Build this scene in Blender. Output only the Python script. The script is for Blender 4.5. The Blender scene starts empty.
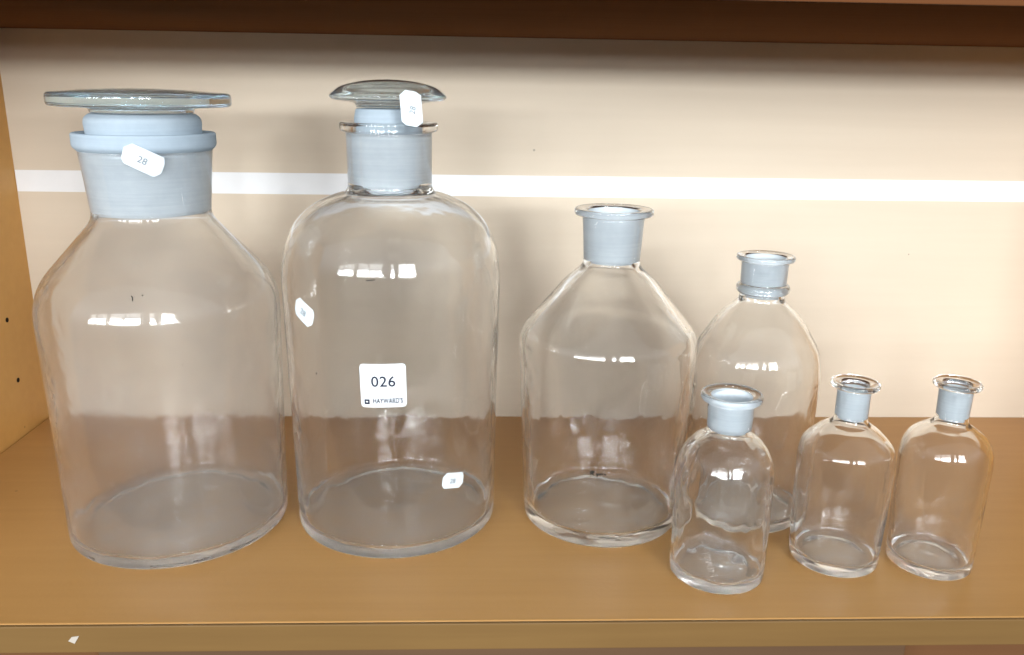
import bpy, bmesh, math, random
from mathutils import Vector, Matrix, noise
random.seed(4)
S = bpy.context.scene
C = S.collection

# ------------------------------------------------------------------ materials
def new_mat(name):
    m = bpy.data.materials.new(name); m.use_nodes = True
    nt = m.node_tree; nt.nodes.clear()
    out = nt.nodes.new('ShaderNodeOutputMaterial')
    return m, nt, out
def nd(nt, t, **kw):
    n = nt.nodes.new(t)
    for k, v in kw.items():
        if k in n.inputs: n.inputs[k].default_value = v
        else: setattr(n, k, v)
    return n
def col(r, g, b): return (r, g, b, 1)

def laminate(name, c1, c2, rough, grain=(1.2, 30, 30), bump=0.02, spec=.5, blotch=.5, coat=0):
    """plain printed board: a soft grain drawn along x, faint blotches, fine surface tooth"""
    m, nt, out = new_mat(name)
    L = nt.links.new
    tc = nd(nt, 'ShaderNodeTexCoord')
    mp = nd(nt, 'ShaderNodeMapping'); mp.inputs['Scale'].default_value = grain
    L(tc.outputs['Object'], mp.inputs['Vector'])
    n1 = nd(nt, 'ShaderNodeTexNoise', Scale=3.0, Detail=7.0, Roughness=.6)
    L(mp.outputs[0], n1.inputs['Vector'])
    n2 = nd(nt, 'ShaderNodeTexNoise', Scale=3.2, Detail=4.0, Roughness=.55)
    L(tc.outputs['Object'], n2.inputs['Vector'])
    mx = nd(nt, 'ShaderNodeMix', data_type='FLOAT'); mx.inputs[0].default_value = blotch
    L(n1.outputs['Fac'], mx.inputs[2]); L(n2.outputs['Fac'], mx.inputs[3])
    rp = nd(nt, 'ShaderNodeValToRGB')
    rp.color_ramp.elements[0].position = .33; rp.color_ramp.elements[0].color = col(*c1)
    rp.color_ramp.elements[1].position = .67; rp.color_ramp.elements[1].color = col(*c2)
    L(mx.outputs[0], rp.inputs[0])
    # sparse dirt specks
    n3 = nd(nt, 'ShaderNodeTexVoronoi', Scale=34.0); L(tc.outputs['Object'], n3.inputs['Vector'])
    n4 = nd(nt, 'ShaderNodeTexNoise', Scale=9.0); L(tc.outputs['Object'], n4.inputs['Vector'])
    s1 = nd(nt, 'ShaderNodeMath', operation='LESS_THAN'); s1.inputs[1].default_value = .045
    L(n3.outputs['Distance'], s1.inputs[0])
    s2 = nd(nt, 'ShaderNodeMath', operation='GREATER_THAN'); s2.inputs[1].default_value = .6
    L(n4.outputs['Fac'], s2.inputs[0])
    s3 = nd(nt, 'ShaderNodeMath', operation='MULTIPLY'); L(s1.outputs[0], s3.inputs[0]); L(s2.outputs[0], s3.inputs[1])
    s4 = nd(nt, 'ShaderNodeMath', operation='MULTIPLY'); L(s3.outputs[0], s4.inputs[0]); s4.inputs[1].default_value = .55
    mc = nd(nt, 'ShaderNodeMix', data_type='RGBA')
    L(s4.outputs[0], mc.inputs[0]); L(rp.outputs[0], mc.inputs[6]); mc.inputs[7].default_value = col(c1[0]*.35, c1[1]*.35, c1[2]*.35)
    b = nd(nt, 'ShaderNodeBsdfPrincipled'); b.inputs['Roughness'].default_value = rough
    b.inputs['Specular IOR Level'].default_value = spec
    L(mc.outputs[2], b.inputs['Base Color'])
    rr = nd(nt, 'ShaderNodeMapRange'); rr.inputs[3].default_value = rough-.06; rr.inputs[4].default_value = rough+.08
    L(n2.outputs['Fac'], rr.inputs[0]); L(rr.outputs[0], b.inputs['Roughness'])
    bp = nd(nt, 'ShaderNodeBump'); bp.inputs['Strength'].default_value = bump; bp.inputs['Distance'].default_value = .002
    nf = nd(nt, 'ShaderNodeTexNoise', Scale=260.0, Detail=3.0); L(tc.outputs['Object'], nf.inputs['Vector'])
    L(nf.outputs['Fac'], bp.inputs['Height']); L(bp.outputs[0], b.inputs['Normal'])
    L(b.outputs[0], out.inputs[0])
    return m

def glass(name, tint=(.998, 1, .999), dust=.03, film=.5, absorb=0, rough=0.0, residue=0):
    """clear glass with a thin uneven film of dust and old residue"""
    m, nt, out = new_mat(name); L = nt.links.new
    g = nd(nt, 'ShaderNodeBsdfGlass', IOR=1.47, Roughness=rough); g.inputs['Color'].default_value = col(*tint)
    tb = nd(nt, 'ShaderNodeTexCoord'); nb = nd(nt, 'ShaderNodeTexNoise', Scale=38.0, Detail=2.0, Roughness=.5); L(tb.outputs['Object'], nb.inputs['Vector'])
    bp = nd(nt, 'ShaderNodeBump', Strength=.35, Distance=.0011); L(nb.outputs['Fac'], bp.inputs['Height']); L(bp.outputs[0], g.inputs['Normal'])
    if dust > 0:
        d = nd(nt, 'ShaderNodeBsdfDiffuse'); d.inputs['Color'].default_value = col(.92, .91, .90)
        t = nd(nt, 'ShaderNodeBsdfTranslucent'); t.inputs['Color'].default_value = col(.92, .91, .90)
        dt = nd(nt, 'ShaderNodeMixShader'); dt.inputs[0].default_value = .5
        L(d.outputs[0], dt.inputs[1]); L(t.outputs[0], dt.inputs[2])
        tc = nd(nt, 'ShaderNodeTexCoord')
        n = nd(nt, 'ShaderNodeTexNoise', Scale=14.0, Detail=6.0, Roughness=.62); L(tc.outputs['Object'], n.inputs['Vector'])
        r = nd(nt, 'ShaderNodeMapRange'); r.inputs[1].default_value = .35; r.inputs[2].default_value = .75
        r.inputs[3].default_value = dust*(1-film); r.inputs[4].default_value = dust*(1+film*1.6)
        L(n.outputs['Fac'], r.inputs[0])
        # dry residue settled on the bottom of the vessel
        sx = nd(nt, 'ShaderNodeSeparateXYZ'); L(tc.outputs['Object'], sx.inputs[0])
        zr = nd(nt, 'ShaderNodeMapRange', interpolation_type='SMOOTHSTEP'); zr.inputs[1].default_value = .0065; zr.inputs[2].default_value = .014
        zr.inputs[3].default_value = residue; zr.inputs[4].default_value = 0; L(sx.outputs['Z'], zr.inputs[0])
        n2 = nd(nt, 'ShaderNodeTexNoise', Scale=55.0, Detail=5.0, Roughness=.6); L(tc.outputs['Object'], n2.inputs['Vector'])
        zm = nd(nt, 'ShaderNodeMath', operation='MULTIPLY'); L(zr.outputs[0], zm.inputs[0]); L(n2.outputs['Fac'], zm.inputs[1])
        za = nd(nt, 'ShaderNodeMath', operation='ADD', use_clamp=True); L(zm.outputs[0], za.inputs[0]); L(r.outputs[0], za.inputs[1])
        mx = nd(nt, 'ShaderNodeMixShader'); L(za.outputs[0], mx.inputs[0]); L(g.outputs[0], mx.inputs[1]); L(dt.outputs[0], mx.inputs[2])
        L(mx.outputs[0], out.inputs[0])
    else:
        L(g.outputs[0], out.inputs[0])
    if absorb:
        v = nd(nt, 'ShaderNodeVolumeAbsorption'); v.inputs['Color'].default_value = col(.36, .80, 1.0)
        v.inputs['Density'].default_value = absorb; L(v.outputs[0], out.inputs['Volume'])
    return m

def ground_glass(name, c=(.90, .965, 1.0), trans=.26, see=.09):
    """sand-blasted joint: scatters light both ways, a little of what is behind shows through blurred"""
    m, nt, out = new_mat(name); L = nt.links.new
    tc = nd(nt, 'ShaderNodeTexCoord')
    n = nd(nt, 'ShaderNodeTexNoise', Scale=75.0, Detail=8.0, Roughness=.7); L(tc.outputs['Object'], n.inputs['Vector'])
    mp = nd(nt, 'ShaderNodeMapping'); mp.inputs['Scale'].default_value = (14, 14, 620); L(tc.outputs['Object'], mp.inputs['Vector'])
    ng = nd(nt, 'ShaderNodeTexNoise', Scale=1.0, Detail=4.0, Roughness=.6); L(mp.outputs[0], ng.inputs['Vector'])   # grinding rings
    mg = nd(nt, 'ShaderNodeMix', data_type='FLOAT'); mg.inputs[0].default_value = .5; L(n.outputs['Fac'], mg.inputs[2]); L(ng.outputs['Fac'], mg.inputs[3])
    rp = nd(nt, 'ShaderNodeValToRGB')
    rp.color_ramp.elements[0].position = .33; rp.color_ramp.elements[0].color = col(c[0]*.84, c[1]*.86, c[2]*.88)
    rp.color_ramp.elements[1].position = .7; rp.color_ramp.elements[1].color = col(*c)
    rp.color_ramp.elements[1].position = .67
    L(mg.outputs[0], rp.inputs[0])
    d = nd(nt, 'ShaderNodeBsdfDiffuse'); t = nd(nt, 'ShaderNodeBsdfTranslucent')
    L(rp.outputs[0], d.inputs[0]); L(rp.outputs[0], t.inputs[0])
    a = nd(nt, 'ShaderNodeMixShader'); a.inputs[0].default_value = trans; L(d.outputs[0], a.inputs[1]); L(t.outputs[0], a.inputs[2])
    tr = nd(nt, 'ShaderNodeBsdfTransparent'); b = nd(nt, 'ShaderNodeMixShader'); b.inputs[0].default_value = see
    L(a.outputs[0], b.inputs[1]); L(tr.outputs[0], b.inputs[2])
    L(b.outputs[0], out.inputs[0])
    return m

def paint(name, c, rough=.55, spec=.4, var=.05):
    m, nt, out = new_mat(name); L = nt.links.new
    tc = nd(nt, 'ShaderNodeTexCoord')
    n = nd(nt, 'ShaderNodeTexNoise', Scale=40.0, Detail=4.0); L(tc.outputs['Object'], n.inputs['Vector'])
    rp = nd(nt, 'ShaderNodeValToRGB')
    rp.color_ramp.elements[0].position = .3; rp.color_ramp.elements[0].color = col(*[x*(1-var) for x in c])
    rp.color_ramp.elements[1].position = .7; rp.color_ramp.elements[1].color = col(*c)
    L(n.outputs['Fac'], rp.inputs[0])
    b = nd(nt, 'ShaderNodeBsdfPrincipled', Roughness=rough); b.inputs['Specular IOR Level'].default_value = spec
    L(rp.outputs[0], b.inputs['Base Color']); L(b.outputs[0], out.inputs[0])
    return m

M_BOARD = laminate('shelf laminate', (.415, .215, .066), (.485, .262, .088), .36, spec=.4, bump=.05, blotch=.6)
M_SIDE = laminate('side laminate', (.56, .30, .085), (.62, .34, .10), .45, spec=.3)
M_BACK = laminate('back board', (.662, .567, .445), (.702, .607, .482), .6, spec=.2)
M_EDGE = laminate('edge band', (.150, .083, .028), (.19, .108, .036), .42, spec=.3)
M_UNDER = laminate('dark brown board', (.125, .058, .026), (.15, .070, .032), .9, spec=0)  # dark brown, for the top board and the backing behind the rail
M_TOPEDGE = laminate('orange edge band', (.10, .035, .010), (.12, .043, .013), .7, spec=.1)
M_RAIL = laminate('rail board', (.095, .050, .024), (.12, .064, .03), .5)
M_STRIP = paint('white strip', (.90, .92, .93), .5)
M_HOLE = paint('hole black', (.02, .014, .01), .9, .1)
M_CHIP = paint('bare chip', (.45, .40, .34), .8, .2)
M_GLASS = glass('bottle glass', dust=.016)
M_DUSTY = glass('dusty bottle glass', dust=.042, film=.6, residue=0)
M_FLOOR = glass('glass with dry residue', dust=.04, residue=.36)
M_INSIDE = glass('glass inside face', dust=.014, rough=.07)
M_INSIDE_DUSTY = glass('dusty glass inside face', dust=.04, film=.6, rough=.11)
M_STOP = glass('stopper glass', tint=(.985, .995, 1), dust=.07, absorb=4, residue=0)  # whitish dust film added to lighten the stoppers in place of reflected light
M_PLUG = ground_glass('ground stopper glass', (.60, .70, .775), trans=.32, see=.08)
M_CLEAR = glass('clear glass', dust=0)
M_FROST = ground_glass('ground glass')
M_LABEL = paint('label paper', (.74, .77, .79), .5, .4, .02)
M_TAG = paint('price tag paper', (.70, .765, .80), .6, .3, .03)
M_INK = paint('dark ink', (.025, .03, .05), .7, .2, .1)
M_PALE = paint('faint ink', (.20, .23, .26), .8, .2, .1)
M_WASH = paint('pale grey print', (.55, .59, .62), .6, .3, .03)
M_MARK = paint('black marker', (.03, .028, .025), .7, .2, .1)

# ------------------------------------------------------------------ objects
def link(name, me, parent=None, m=None):
    o = bpy.data.objects.new(name, me); C.objects.link(o)
    if m: me.materials.append(m)
    if parent: o.parent = parent
    return o
def thing(name, label, cat, loc, group=None):
    o = bpy.data.objects.new(name, None); C.objects.link(o); o.location = loc
    o.empty_display_size = .02
    o['label'] = label; o['category'] = cat
    if group: o['group'] = group
    return o

def dense(pts, step=.004, n=10):
    """round every corner of a profile (r, h[, tangent length]) and resample it finely"""
    P = [(Vector((p[0], p[1])), p[2] if len(p) > 2 else 0) for p in pts]
    out = [P[0][0]]
    for i in range(1, len(P)-1):
        v, t = P[i]
        a, b = P[i-1][0], P[i+1][0]
        da, db = (a-v).length, (b-v).length
        if t <= 0: out.append(v); continue
        ta, tb = min(t, da*.49), min(t, db*.49)
        p0 = v+(a-v)*(ta/da); p2 = v+(b-v)*(tb/db)
        for k in range(n+1):
            s = k/n; out.append(p0*(1-s)**2+v*2*s*(1-s)+p2*s*s)
    out.append(P[-1][0])
    res = [out[0]]
    for p in out[1:]:
        d = (p-res[-1]).length
        if d < 1e-6: continue
        k = max(1, int(math.ceil(d/step))); q = res[-1].copy()
        for j in range(1, k+1): res.append(q.lerp(p, j/k))
    return res

def lathe(name, prof, m, parent, seg=128, closed=False, wob=0, wl=.03, seed=0, inner_from=None, ecc=0, floor=None):
    """turn a profile round z; wob > 0 gives the hand-made unevenness of old glass"""
    bm = bmesh.new(); rings = []
    so = Vector((seed*7.3, seed*3.1, seed*1.7))
    for i, p in enumerate(prof):
        if p.x < 1e-6:
            rings.append([bm.verts.new((0, 0, p.y))]); continue
        ring = []
        for k in range(seg):
            a = 2*math.pi*k/seg
            r, h = p.x, p.y
            if wob:
                w = wob*(1 if inner_from is None or i >= inner_from else .7)
                q = Vector((r*math.cos(a), r*math.sin(a), h*.6))/wl + so + Vector((0, 0, 40 if inner_from and i >= inner_from else 0))
                f = noise.noise(q)+.35*noise.noise(q*2.7)
                r += w*f*min(1, r/.01)
            if ecc: r *= 1+ecc*math.cos(2*a+seed)
            if wob and inner_from and i >= inner_from and h < .014:
                h += (wob*1.2+.00025)*noise.noise(Vector((r*math.cos(a), r*math.sin(a), 0))/(wl*.55)+so)
            ring.append(bm.verts.new((r*math.cos(a), r*math.sin(a), h)))
        rings.append(ring)
    pairs = list(zip(rings, rings[1:]))
    if closed: pairs.append((rings[-1], rings[0]))
    for A, B in pairs:
        if len(A) == 1 and len(B) == 1: continue
        for k in range(seg):
            j = (k+1) % seg
            if len(A) == 1: bm.faces.new((A[0], B[j], B[k]))
            elif len(B) == 1: bm.faces.new((A[k], A[j], B[0]))
            else: bm.faces.new((A[k], A[j], B[j], B[k]))
    bmesh.ops.recalc_face_normals(bm, faces=bm.faces)
    for f in bm.faces: f.smooth = True
    if floor:
        bm.verts.index_update()
        low = {v for R in rings[inner_from:] for v in R if v.co.z < .016}
        inside = {v for R in rings[inner_from:] for v in R}
        for f in bm.faces:
            if all(v in low for v in f.verts): f.material_index = 1
            elif all(v in inside for v in f.verts): f.material_index = 2
    me = bpy.data.meshes.new(name); bm.to_mesh(me); bm.free()
    o = link(name, me, parent, m)
    if floor:
        me.materials.append(floor); me.materials.append(M_INSIDE_DUSTY if m is M_DUSTY else M_INSIDE)
    return o

def box(name, x0, x1, y0, y1, z0, z1, m, parent, bev=.0012):
    bm = bmesh.new(); bmesh.ops.create_cube(bm, size=1)
    for v in bm.verts:
        v.co = Vector((x0+(v.co.x+.5)*(x1-x0), y0+(v.co.y+.5)*(y1-y0), z0+(v.co.z+.5)*(z1-z0)))
    if bev: bmesh.ops.bevel(bm, geom=bm.edges[:], offset=bev, segments=2, affect='EDGES', profile=.6)
    me = bpy.data.meshes.new(name); bm.to_mesh(me); bm.free()
    return link(name, me, parent, m)

# ------------------------------------------------------------------ the bookcase
XL, XR, YF, YB, ZT = -.4977, .676, .5228, .9201, .4233
case = thing('bookcase', 'orange brown wooden bookcase bay with a cream back, the shelf holding all the glass bottles', 'bookcase', (0, YB, -.42))
inv = Vector((0, -YB, .42))
def cbox(name, x0, x1, y0, y1, z0, z1, m, parent=None, bev=.0012):
    o = box(name, x0, x1, y0, y1, z0, z1, m, parent or case, bev)
    if parent is None: o.location = inv
    return o
TH = .0215
shelf = cbox('shelf_board', XL+.0020, XR-.0005, YF+.0015, YB-.0005, -TH, 0, M_BOARD)
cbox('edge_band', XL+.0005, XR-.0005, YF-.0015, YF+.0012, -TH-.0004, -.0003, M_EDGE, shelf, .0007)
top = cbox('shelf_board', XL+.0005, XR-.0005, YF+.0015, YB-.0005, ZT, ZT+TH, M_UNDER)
cbox('edge_band', XL+.0005, XR-.0005, YF-.0015, YF+.0012, ZT+.0003, ZT+TH+.0004, M_TOPEDGE, top, .0007)
low = cbox('shelf_board', XL+.0005, XR-.0005, YF+.0015, YB-.0005, -.42-TH, -.42, M_BOARD)
side = cbox('side_panel', XL-.022, XL, YF-.004, YB+.012, -.47, .80, M_SIDE)
cbox('side_panel', XR, XR+.022, YF-.004, YB+.012, -.47, .80, M_SIDE)
back = cbox('back_panel', XL-.001, XR+.001, YB, YB+.010, -.47, .80, M_BACK, bev=0)
cbox('rail', -.2825, .3294, YF+.018, YF+.038, -.15, -TH-.0008, M_RAIL)
cbox('recess_shade_board', XL+.001, XR-.001, YF+.042, YF+.056, -.41, -TH-.0008, M_UNDER)  # added dark board, its colour stands for the shade under the shelf
# pale strip running across the back panel, a hair out of level
def sheet(name, pts, m, parent, t=.0012, axis=Vector((0, -1, 0))):
    bm = bmesh.new()
    a = [bm.verts.new(p) for p in pts]; b = [bm.verts.new(Vector(p)+axis*t) for p in pts]
    n = len(pts)
    bm.faces.new(a[::-1]); bm.faces.new(b)
    for k in range(n): bm.faces.new((a[k], a[(k+1) % n], b[(k+1) % n], b[k]))
    bmesh.ops.recalc_face_normals(bm, faces=bm.faces)
    me = bpy.data.meshes.new(name); bm.to_mesh(me); bm.free()
    return link(name, me, parent, m)
STRIP = dict(zl=.2578, zr=.2592, h=.0228)
sheet('white_strip', [(XL+.001, YB-.0002, STRIP['zl']), (XR-.001, YB-.0002, STRIP['zr']),
                      (XR-.001, YB-.0002, STRIP['zr']+STRIP['h']), (XL+.001, YB-.0002, STRIP['zl']+STRIP['h'])], M_STRIP, back)
def hole(y, z, r=.0026):
    bm = bmesh.new()
    bmesh.ops.create_cone(bm, cap_ends=True, segments=20, radius1=r, radius2=r, depth=.0006, matrix=Matrix.Translation((XL+.0001, y, z)) @ Matrix.Rotation(math.pi/2, 4, 'Y'))
    me = bpy.data.meshes.new('pin_hole'); bm.to_mesh(me); bm.free()
    return link('pin_hole', me, side, M_HOLE)
HOLES = [(.8645, .1296), (.8677, .0616)]
for y, z in HOLES: hole(y, z)
CHIP = [(-.2918, YF-.0014, -.0118), (-.2876, YF-.0014, -.0140), (-.2838, YF-.0014, -.0078), (-.2890, YF-.0014, -.0085)]
sheet('chipped_spot', CHIP, M_CHIP, [c for c in shelf.children][0], .0006)

# ------------------------------------------------------------------ bottles
def spline(pts, n=6):
    """catmull-rom through (r, h) points"""
    V = [Vector(p) for p in pts]; V = [V[0]*2-V[1]]+V+[V[-1]*2-V[-2]]; out = []
    for i in range(1, len(V)-2):
        a, b, c, d = V[i-1:i+3]
        for k in range(n):
            t = k/n
            out.append(.5*((2*b)+(c-a)*t+(2*a-5*b+4*c-d)*t*t+(3*b-a-3*c+d)*t**3))
    out.append(V[-2]); return [(v.x, v.y) for v in out]

def bottle(name, label, X, Y, side_pts, neck, lip, bore, wall, base, mat, wob, seed, punt=.0016, heel=.008, frost=False, frosted_lip=False, bead=None, group=None, ecc=0, wl=.03):
    """side_pts: outer (r, h, round) from above the heel up to the foot of the neck; neck: outer (r, h, round) up to the
    lip's underside; lip: (r, h0, h1); bore: (r at neck foot, r at top); base: glass thickness at the bottom"""
    t = thing(name, label, 'glass bottle', (X, Y, .0006), group)
    rb = side_pts[0][0]
    outer = [(0, punt), (rb*.55, punt*.8, .01), (rb-heel*1.9, .0012, .004), (rb-heel*1.1, 0, .003), (rb-.0005, .001, heel)]
    outer += [(p[0], p[1], p[2] if len(p) > 2 else 0) for p in side_pts]
    up = dense([(rb-heel*1.1, 0)]+[(rb-.0005, .001, heel)]+[(p[0], p[1], p[2] if len(p) > 2 else 0) for p in side_pts], .004)
    inn = []
    for i, p in enumerate(up):
        a = up[max(0, i-1)]; b = up[min(len(up)-1, i+1)]; d = (b-a)
        if d.length < 1e-9: continue
        nrm = Vector((-d.y, d.x)).normalized()
        q = p+nrm*wall
        if q.y > base+.012: inn.append(q)
    foot_h = neck[0][1]
    h0, h1 = lip[1], lip[2]
    inn = [q for q in inn if q.y < foot_h-.003 and q.x > bore[0]+.0015]
    inner = [(bore[1], h0-.0001), (bore[0], foot_h+.001, .004)]
    inner_d = dense(inner+[(inn[-1].x, inn[-1].y)], .004)
    floor_r = inn[0].x
    floor_d = dense([(inn[0].x, inn[0].y), (floor_r-.0005, base+.001, .010), (floor_r*.55, base+.0022, .01), (0, base+.0036)], .005)
    out_d = dense(outer+[tuple(p) for p in neck]+[(neck[-1][0], h0-.0001)], .004)
    prof = out_d+inner_d[:-1]+[Vector(q) for q in inn[::-1]]+floor_d[1:]
    body = lathe('body', prof, mat, t, 144, wob=wob, seed=seed, inner_from=len(out_d), ecc=ecc, wl=wl, floor=M_FLOOR)
    # rim: a rounded ring closing the mouth
    rl = lip[0]; e = min(.0022, (h1-h0)*.45); nr = neck[-1][0]
    ring = [(bore[1]+.0001, h0, .0004), (nr, h0, .0), (rl, h0+(h1-h0)*.22, e), (rl, h1, e), (bore[1]+(rl-bore[1])*.42, h1-.0004, .002), (bore[1]+.0001, h1-.0022, .0015)]
    ring = dense([((ring[0][0]+ring[-1][0])/2, (ring[0][1]+ring[-1][1])/2)]+ring+[((ring[0][0]+ring[-1][0])/2, (ring[0][1]+ring[-1][1])/2)], .002)[:-1]
    lathe('rim', ring, M_PLUG if frosted_lip else mat, t, 128, closed=True, wob=wob*.5, seed=seed+3, ecc=ecc)
    f0, f1 = foot_h+.0005, (h1-.0022 if frost else h0-.0005)
    def rb_at(h): return bore[0]+(bore[1]-bore[0])*(h-foot_h)/(h0-foot_h)
    ro0, ro1 = rb_at(f0)+.0003, rb_at(f1)+.0003
    fz = dense([(ro0, f0), (ro1, f1), (ro1-.0007, f1), (ro0-.0007, f0)], .004)
    lathe('frosted_neck', fz, M_FROST, t, 96, closed=True)
    if bead:
        r, h, w = bead
        k = [Vector((r-.0012+w*.5*math.cos(a)*1.0, h+w*math.sin(a)*.6)) for a in [2*math.pi*i/16 for i in range(16)]]
        lathe('neck_bead', k, mat, t, 96, closed=True)
    t['_outer'] = 0
    del t['_outer']
    return t, out_d

def stopper(name, label, X, Y, disc, plug, z0=0):
    t = thing(name, label, 'glass stopper', (X, Y, z0))
    d = lathe('disc', dense([(p[0], p[1]-z0, *p[2:]) for p in disc], .003), M_STOP, t, 128)
    lathe('plug', dense([(p[0], p[1]-z0, *p[2:]) for p in plug], .003), M_PLUG, t, 96)
    return t

B1 = (-.2633, .6791); B2 = (-.0742, .6902); B3 = (.1100, .6879); B4 = (.2430, .6930)
A_ = (.1906, .5874); B_ = (.2939, .6071); C_ = (.3711, .5998)

big, big_prof = bottle('glass_bottle', 'large squat clear bottle with a wide frosted neck and sloping shoulders, leftmost on the shelf', *B1,
    [(.0905, .010), (.0925, .12), (.0945, .2115, .022), (.0465, .2655, .006)],
    [(.0447, .2715, .002), (.0493, .3195)], (.0525, .3205, .3340), (.0398, .0434), .0034, .007, M_DUSTY, .00034, 1, frosted_lip=True)
tall, tall_prof = bottle('glass_bottle', 'tall round-shouldered clear bottle wearing a square white 026 sticker', *B2,
    [(.0872, .010), (.0885, .10)]+spline([(.0905, .2143), (.0888, .236), (.0845, .2509), (.0778, .2645), (.0647, .2768), (.0485, .2850), (.0365, .2885)]),
    [(.0340, .2925, .002), (.0344, .3345)], (.0392, .3355, .3440), (.0225, .0285), .0034, .007, M_GLASS, .00036, 2)
third, third_prof = bottle('glass_bottle', 'medium open bottle with straight conical shoulders and black marker scribble near its base', *B3,
    [(.0695, .010), (.0735, .10), (.0762, .1710, .009), (.0385, .2170, .007), (.0262, .2275, .004)],
    [(.0235, .2320, .002), (.0256, .2690)], (.0327, .2705, .2775), (.0165, .0205), .0062, .009, M_GLASS, .0005, 3, frost=True)
fourth, fourth_prof = bottle('glass_bottle', 'medium dome-shouldered open bottle with a ringed neck, behind the small bottles', *B4,
    [(.0525, .010), (.0552, .12)]+spline([(.0555, .1350), (.0522, .1552), (.0444, .1699), (.0345, .1850), (.0245, .1945), (.0200, .1985)]),
    [(.0190, .2020, .002), (.0198, .2325)], (.0245, .2330, .2385), (.0130, .0165), .0030, .006, M_GLASS, .00045, 4, frost=True, bead=(.0200, .2097, .0075))
sa, sa_prof = bottle('glass_bottle', 'small open bottle with rippled glass and broad flat lip, leftmost of three small ones', *A_,
    [(.0370, .007), (.0374, .05), (.0374, .0930, .008), (.0325, .1064, .006), (.0255, .1148, .004), (.0182, .1196, .002)],
    [(.0165, .1225, .002), (.0174, .1445)], (.0231, .1455, .1525), (.0118, .0148), .0034, .006, M_GLASS, .0010, 5, heel=.006, punt=.0026, frost=True, wl=.02)
sb, sb_prof = bottle('glass_bottle', 'small round-shouldered open bottle with a collar-like lip, between the two other small bottles', *B_,
    [(.0350, .007), (.0366, .05)]+spline([(.0371, .0912), (.0350, .1018), (.0293, .1093), (.0215, .1165), (.0150, .1205)]),
    [(.0127, .1240, .002), (.0127, .1485)], (.0186, .1495, .1550), (.0088, .0102), .0032, .0065, M_GLASS, .0004, 6, heel=.006, punt=.0026)
sc, sc_prof = bottle('glass_bottle', 'small slim open bottle with rounded shoulders, rightmost of all the bottles', *C_,
    [(.0325, .007), (.0335, .05)]+spline([(.0342, .0929), (.0328, .1030), (.0287, .1120), (.0205, .1190), (.0145, .1228)]),
    [(.0118, .1265, .002), (.0124, .1515)], (.0177, .1525, .1580), (.0082, .0100), .0030, .0065, M_GLASS, .0004, 7, heel=.006, punt=.0026)

stopper('glass_stopper', 'wide flat disc stopper sitting in the frosted neck of the leftmost bottle', *B1,
    [(0, .3490), (.0375, .3490, .001), (.0385, .3530, .003), (.0645, .3538, .003), (.0664, .3556, .002), (.0664, .3620, .002), (.0648, .3642, .003), (.030, .3668, .02), (0, .3674)],
    [(0, .280), (.0375, .280, .002), (.0428, .3415, .001), (.0422, .3455, .003), (.0382, .3485, .001), (0, .3485)], .28)
stopper('glass_stopper', 'domed mushroom stopper with a price tag on its edge, above the 026 sticker', *B2,
    [(0, .3555), (.0255, .3555, .001), (.0262, .3592, .004), (.0445, .3615, .003), (.0466, .3640, .0016)]+spline([(.0450, .3660), (.0375, .3714), (.0260, .3747), (.0130, .3766), (0, .3772)])+[(0, .3772)],
    [(0, .298), (.0205, .298, .002), (.0275, .3465, .002), (.0258, .3548, .002), (0, .3548)], .298)

# ------------------------------------------------------------------ stickers and writing
def rad(prof, h):
    c = [p for p in prof]
    for a, b in zip(c, c[1:]):
        if b.y > a.y > .008 and a.y <= h <= b.y: return a.x+(b.x-a.x)*(h-a.y)/(b.y-a.y)
    return c[-1].x
def wrapper(prof, ang, h, rot=0, off=0.0):
    """map sticker plane (u right, v up, w out) onto the bottle's outside; ang = direction seen from above, -90 deg faces the room"""
    cr, sr = math.cos(rot), math.sin(rot)
    r0 = rad(prof, h)
    def f(u, v, w):
        x, y = u*cr-v*sr, u*sr+v*cr
        hh = h+y; r = rad(prof, hh)+w+off
        a = ang+x/r0
        return Vector((r*math.cos(a), r*math.sin(a), hh))
    return f
def outline_round(w, h, c, n=6):
    pts = []
    for cx, cy, a0 in ((w/2-c, h/2-c, 0), (-w/2+c, h/2-c, 90), (-w/2+c, -h/2+c, 180), (w/2-c, -h/2+c, 270)):
        for k in range(n+1):
            a = math.radians(a0+90*k/n); pts.append((cx+c*math.cos(a), cy+c*math.sin(a)))
    return pts
def outline_tag(w, h, cut=.22):
    a = w/2; b = h/2; q = h*cut
    return [(a-q*.9, b), (-a+q*1.1, b), (-a, b-q*1.4), (-a+q*.25, -b+q*.9), (-a+q, -b), (a-q*1.1, -b), (a, -b+q*1.3), (a-q*.2, b-q*1.1)]
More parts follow.
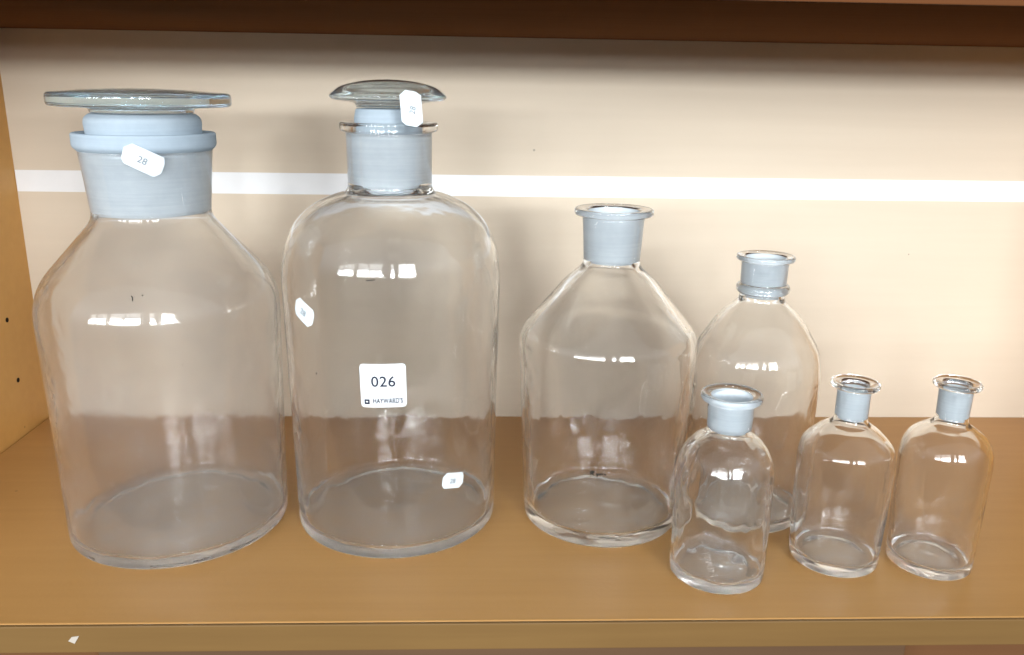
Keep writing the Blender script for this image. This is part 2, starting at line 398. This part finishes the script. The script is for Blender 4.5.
def sticker(name, outline, f, m, parent, t=.00022, cols=28):
    us = [p[0] for p in outline]; u0, u1 = min(us), max(us)
    def span(u):
        hit = []
        n = len(outline)
        for i in range(n):
            a, b = outline[i], outline[(i+1) % n]
            if (a[0]-u)*(b[0]-u) <= 0 and abs(a[0]-b[0]) > 1e-12:
                hit.append(a[1]+(b[1]-a[1])*(u-a[0])/(b[0]-a[0]))
        return (min(hit), max(hit)) if hit else (0, 0)
    bm = bmesh.new(); F = []; K = []; rows = 10
    grid = sorted({round(min(max(u, u0+1e-7), u1-1e-7), 7) for u in us+[u0+(u1-u0)*i/cols for i in range(cols+1)]})
    cols = len(grid)-1
    for u in grid:
        lo, hi = span(u)
        F.append([bm.verts.new(f(u, lo+(hi-lo)*j/rows, t)) for j in range(rows+1)])
        K.append([bm.verts.new(f(u, lo+(hi-lo)*j/rows, .00004)) for j in range(rows+1)])
    for i in range(cols):
        for j in range(rows):
            bm.faces.new((F[i][j], F[i+1][j], F[i+1][j+1], F[i][j+1])); bm.faces.new((K[i][j], K[i][j+1], K[i+1][j+1], K[i+1][j]))
        for j in (0, rows): bm.faces.new((F[i][j], F[i+1][j], K[i+1][j], K[i][j]))
    for i in (0, cols):
        for j in range(rows): bm.faces.new((F[i][j], F[i][j+1], K[i][j+1], K[i][j]))
    bmesh.ops.recalc_face_normals(bm, faces=bm.faces)
    for fc in bm.faces: fc.smooth = False
    me = bpy.data.meshes.new(name); bm.to_mesh(me); bm.free()
    return link(name, me, parent, m)
def writing(name, text, size, u, v, f, m, parent, w=.0004, rot=0, squeeze=1, bold=0, shear=0, space=1, depth=.0001):
    cu = bpy.data.curves.new(name, 'FONT'); cu.body = text; cu.size = size; cu.align_x = 'CENTER'; cu.align_y = 'CENTER'
    cu.offset = bold; cu.shear = shear; cu.space_character = space; cu.resolution_u = 4; cu.extrude = depth
    o = bpy.data.objects.new(name, cu); C.objects.link(o)
    dg = bpy.context.evaluated_depsgraph_get(); dg.update()
    me = bpy.data.meshes.new_from_object(o.evaluated_get(dg)); bpy.data.objects.remove(o)
    bm = bmesh.new(); bm.from_mesh(me)
    bmesh.ops.subdivide_edges(bm, edges=[e for e in bm.edges if e.calc_length() > size*.3], cuts=2)
    c, s = math.cos(rot), math.sin(rot)
    for vt in bm.verts:
        x, y = vt.co.x*squeeze, vt.co.y
        vt.co = f(u+x*c-y*s, v+x*s+y*c, w+vt.co.z)
    bm.to_mesh(me); bm.free(); me.name = name; me.materials.clear()
    return link(name, me, parent, m)

D = math.radians
# the square lot sticker
f = wrapper(tall_prof, D(-89.6), .1522, D(.8))
lot = sticker('lot_sticker', outline_round(.0350, .0352, .0030), f, M_LABEL, tall)
lot['label'] = 'square white sticker printed 026'
writing('lot_number', '026', .0118, .0002, .0030, f, M_INK, lot, squeeze=1.02, space=1.06, bold=.0001)
writing('house_name', "HAYWARD'S", .0056, .0031, -.0124, f, M_INK, lot, squeeze=.70, bold=.0001, space=1.03)
sticker('small_print', [(-.0078, -.0153), (.0145, -.0153), (.0145, -.0147), (-.0078, -.0147)], lambda u, v, w: f(u, v, w+.0003), M_WASH, lot, .00008, 6)
sq = [(-.0128+dx*.0040, -.0130+dy*.0040) for dx, dy in ((-.5, -.5), (.5, -.5), (.5, .5), (-.5, .5))]
logo = sticker('logo', sq, lambda u, v, w: f(u, v, w+.00036), M_INK, lot, .00008, 4)
sticker('logo_mark', [(-.0138, -.0124), (-.0122, -.0124), (-.0118, -.0130), (-.0126, -.0136), (-.0136, -.0132)], lambda u, v, w: f(u, v, w+.00048), M_LABEL, lot, .00008, 4)

def tag(prof, ang, h, rot, w, hh, parent, txt, name='price_tag'):
    f = wrapper(prof, ang, h, rot)
    s = sticker(name, outline_tag(w, hh), f, M_TAG, parent)
    if txt: writing('price', txt, hh*.42, -.0006, -.0006, f, M_PALE, s, rot=D(90)*0)
    return s
tag([Vector((.0478, .300)), Vector((.0545, .329))], D(-71.9), .3160, D(-28), .0300, .0165, big, '28')
tag(tall_prof, D(-132.6), .2035, D(-26), .0240, .0165, tall, '28')
tag(tall_prof, D(-53.1), .0640, D(-13), .0215, .0135, tall, '28')
# raised moulded lettering running down the side of the rippled bottle
fe = wrapper(sa_prof, D(-118.5), .0310, D(-68))
writing('moulded_lettering', 'BRITAIN', .0070, 0, 0, fe, M_CLEAR, sa, w=.0004, squeeze=1.05, depth=.00025, space=1.15)
# marker scribble
fm = wrapper(third_prof, D(-101), .0710)
def scribble(name, strokes, f, m, parent, wd=.0009):
    bm = bmesh.new()
    for st in strokes:
        P = []
        for i in range(len(st)-1):
            for k in range(5): P.append((st[i][0]+(st[i+1][0]-st[i][0])*k/5, st[i][1]+(st[i+1][1]-st[i][1])*k/5))
        P.append(st[-1])
        prev = None
        for i, p in enumerate(P):
            a = P[max(0, i-1)]; b = P[min(len(P)-1, i+1)]; d = Vector((b[0]-a[0], b[1]-a[1])).normalized()
            nx, ny = -d.y*wd/2, d.x*wd/2
            cur = [bm.verts.new(f(p[0]+nx, p[1]+ny, .00025)), bm.verts.new(f(p[0]-nx, p[1]-ny, .00025)),
                   bm.verts.new(f(p[0]-nx, p[1]-ny, .0001)), bm.verts.new(f(p[0]+nx, p[1]+ny, .0001))]
            if prev:
                for k in range(4): bm.faces.new((prev[k], prev[(k+1) % 4], cur[(k+1) % 4], cur[k]))
            prev = cur
    bmesh.ops.recalc_face_normals(bm, faces=bm.faces)
    me = bpy.data.meshes.new(name); bm.to_mesh(me); bm.free()
    return link(name, me, parent, m)
mm = .001
scribble('marker_writing', [[(-6*mm, 2*mm), (-6*mm, -1.6*mm)], [(-6.2*mm, 1.8*mm), (-3.4*mm, 2*mm), (-3.2*mm, 1*mm), (-5.6*mm, .3*mm), (-3.2*mm, -1.4*mm)], [(-4.6*mm, 1.4*mm), (-4.4*mm, -1.2*mm)],
    [(-1.6*mm, .6*mm), (-.5*mm, -1.2*mm), (.9*mm, .4*mm)], [(-.5*mm, -1.2*mm), (-.6*mm, -2.4*mm)], [(1.2*mm, .4*mm), (1.6*mm, -1*mm), (2.2*mm, .3*mm), (3.4*mm, .2*mm), (3.9*mm, -.9*mm)], [(4.8*mm, .2*mm), (6*mm, 0), (6.2*mm, -1*mm)]], fm, M_MARK, third)
# specks of old dirt stuck on the two big bottles
def fleck(prof, ang, h, pts, par, wd): scribble('dirt_speck', [[(x*mm, y*mm) for x, y in pts]], wrapper(prof, D(ang), h), M_MARK, par, wd)
fleck(big_prof, -82.0, .2205, [(-.8, 2.0), (.3, .8), (.4, -1.6)], big, .0007)
fleck(big_prof, -77.5, .2225, [(0, .4), (.5, -.3)], big, .0009)
fleck(big_prof, -63.0, .1700, [(0, .4), (.4, -.3)], big, .0008)
fleck(tall_prof, -94.0, .2340, [(-3.6, -.3), (0, .1), (3.0, .5)], tall, .0007)
fleck(tall_prof, -126.0, .1560, [(0, .8), (.1, -.6)], tall, .0010)
# the folded tag stuck on the edge of the domed stopper
stop2 = [o for o in C.objects if o.name.startswith('glass_stopper')][1]
def flat(P, du, dv):
    du, dv = Vector(du).normalized(), Vector(dv).normalized(); n = du.cross(dv)
    def f(u, v, w): return Vector(P)+du*u+dv*v+n*(w-.9*u*u*10-.0)
    return f
FT = flat((.0218, -.0452, .0580), (.98, .16, -.06), (-.06, -.10, 1))
tg = sticker('price_tag', [(q[1], q[0]) for q in outline_tag(.0265, .0160)], FT, M_TAG, stop2, .0003)
writing('price', '28', .0060, .001, -.001, FT, M_PALE, tg, rot=D(78))

# ------------------------------------------------------------------ camera
cam = bpy.data.cameras.new('camera'); co = bpy.data.objects.new('camera', cam); C.objects.link(co); S.camera = co
th, yw, ro = D(15.8335), D(2.2546), D(.9539)
fw = Vector((math.sin(yw)*math.cos(th), math.cos(yw)*math.cos(th), -math.sin(th)))
r0 = Vector((math.cos(yw), -math.sin(yw), 0)); u0 = r0.cross(fw)
r = r0*math.cos(ro)+u0*math.sin(ro); u = -r0*math.sin(ro)+u0*math.cos(ro)
mw = Matrix((r, u, -fw)).transposed().to_4x4(); mw.translation = (0, 0, .37); co.matrix_world = mw
cam.sensor_width = 36; cam.lens = 834.42/1024*36; cam.clip_start = .02; cam.clip_end = 100

# ------------------------------------------------------------------ light: two paned windows across the room, dim room all round
def pane(x, y, z, sx, sz, watts, c, target):
    l = bpy.data.lights.new('window_light', 'AREA'); l.shape = 'RECTANGLE'; l.size = sx; l.size_y = sz; l.energy = watts; l.color = c
    o = bpy.data.objects.new('window_light', l); C.objects.link(o); o.location = (x, y, z)
    o.rotation_euler = (Vector(target)-Vector((x, y, z))).to_track_quat('-Z', 'Y').to_euler()
LUM = 184
for x0, x1, k in ((-2.45, -2.12, .8), (-1.90, -1.52, .8), (-1.28, -.84, .85), (-.78, -.30, .9), (.07, .24, 1.1), (.48, .76, 1.22), (.81, 1.10, 1.22)):
    for a, b, q in (((.495, .545, .5), (.565, .67, 1.35), (.695, .91, .35), (.98, 1.25, .1)) if x1 < .4 else ((.495, .545, .5), (.565, .67, 1.35), (.695, .87, .4), (.93, 1.25, .28))):
        pane((x0+x1)/2, -1.5, (a+b)/2, x1-x0, b-a, LUM*k*q*(x1-x0)*(b-a), (.93, .97, 1.0), (x0*.45, 1.5, .35))

W = bpy.data.worlds.new('World'); S.world = W; W.use_nodes = True
nt = W.node_tree; bg = nt.nodes['Background']
# a dim room seen in the glass: dark floor, pale walls, greyer ceiling
tc = nd(nt, 'ShaderNodeTexCoord'); sx = nd(nt, 'ShaderNodeSeparateXYZ'); nt.links.new(tc.outputs['Generated'], sx.inputs[0])
mr = nd(nt, 'ShaderNodeMapRange'); mr.inputs[1].default_value = -1; mr.inputs[2].default_value = 1; nt.links.new(sx.outputs['Z'], mr.inputs[0])
rp = nd(nt, 'ShaderNodeValToRGB'); cr = rp.color_ramp
cr.elements[0].position = .0; cr.elements[0].color = (.07, .055, .045, 1)
cr.elements[1].position = 1.0; cr.elements[1].color = (.34, .36, .38, 1)
for p, c in ((.42, (.07, .058, .05, 1)), (.515, (.10, .10, .10, 1)), (.575, (.48, .52, .58, 1)), (.66, (.98, 1.05, 1.15, 1)), (.80, (.50, .53, .57, 1))):
    e = cr.elements.new(p); e.color = c
nt.links.new(mr.outputs[0], rp.inputs[0]); nt.links.new(rp.outputs[0], bg.inputs[0]); bg.inputs[1].default_value = .95

# ------------------------------------------------------------------ render settings
S.render.engine = 'CYCLES'
cy = S.cycles
cy.max_bounces = 28; cy.transmission_bounces = 28; cy.glossy_bounces = 10; cy.diffuse_bounces = 12; cy.transparent_max_bounces = 24
cy.caustics_reflective = True; cy.caustics_refractive = True; cy.blur_glossy = .6
cy.sample_clamp_indirect = 0
cy.use_denoising = True
try: cy.denoiser = 'OPENIMAGEDENOISE'
except Exception: pass
vs = S.view_settings; S.display_settings.display_device = 'sRGB'
vs.view_transform = 'Standard'; vs.look = 'None'; vs.exposure = 0; vs.gamma = 1; vs.use_curve_mapping = False
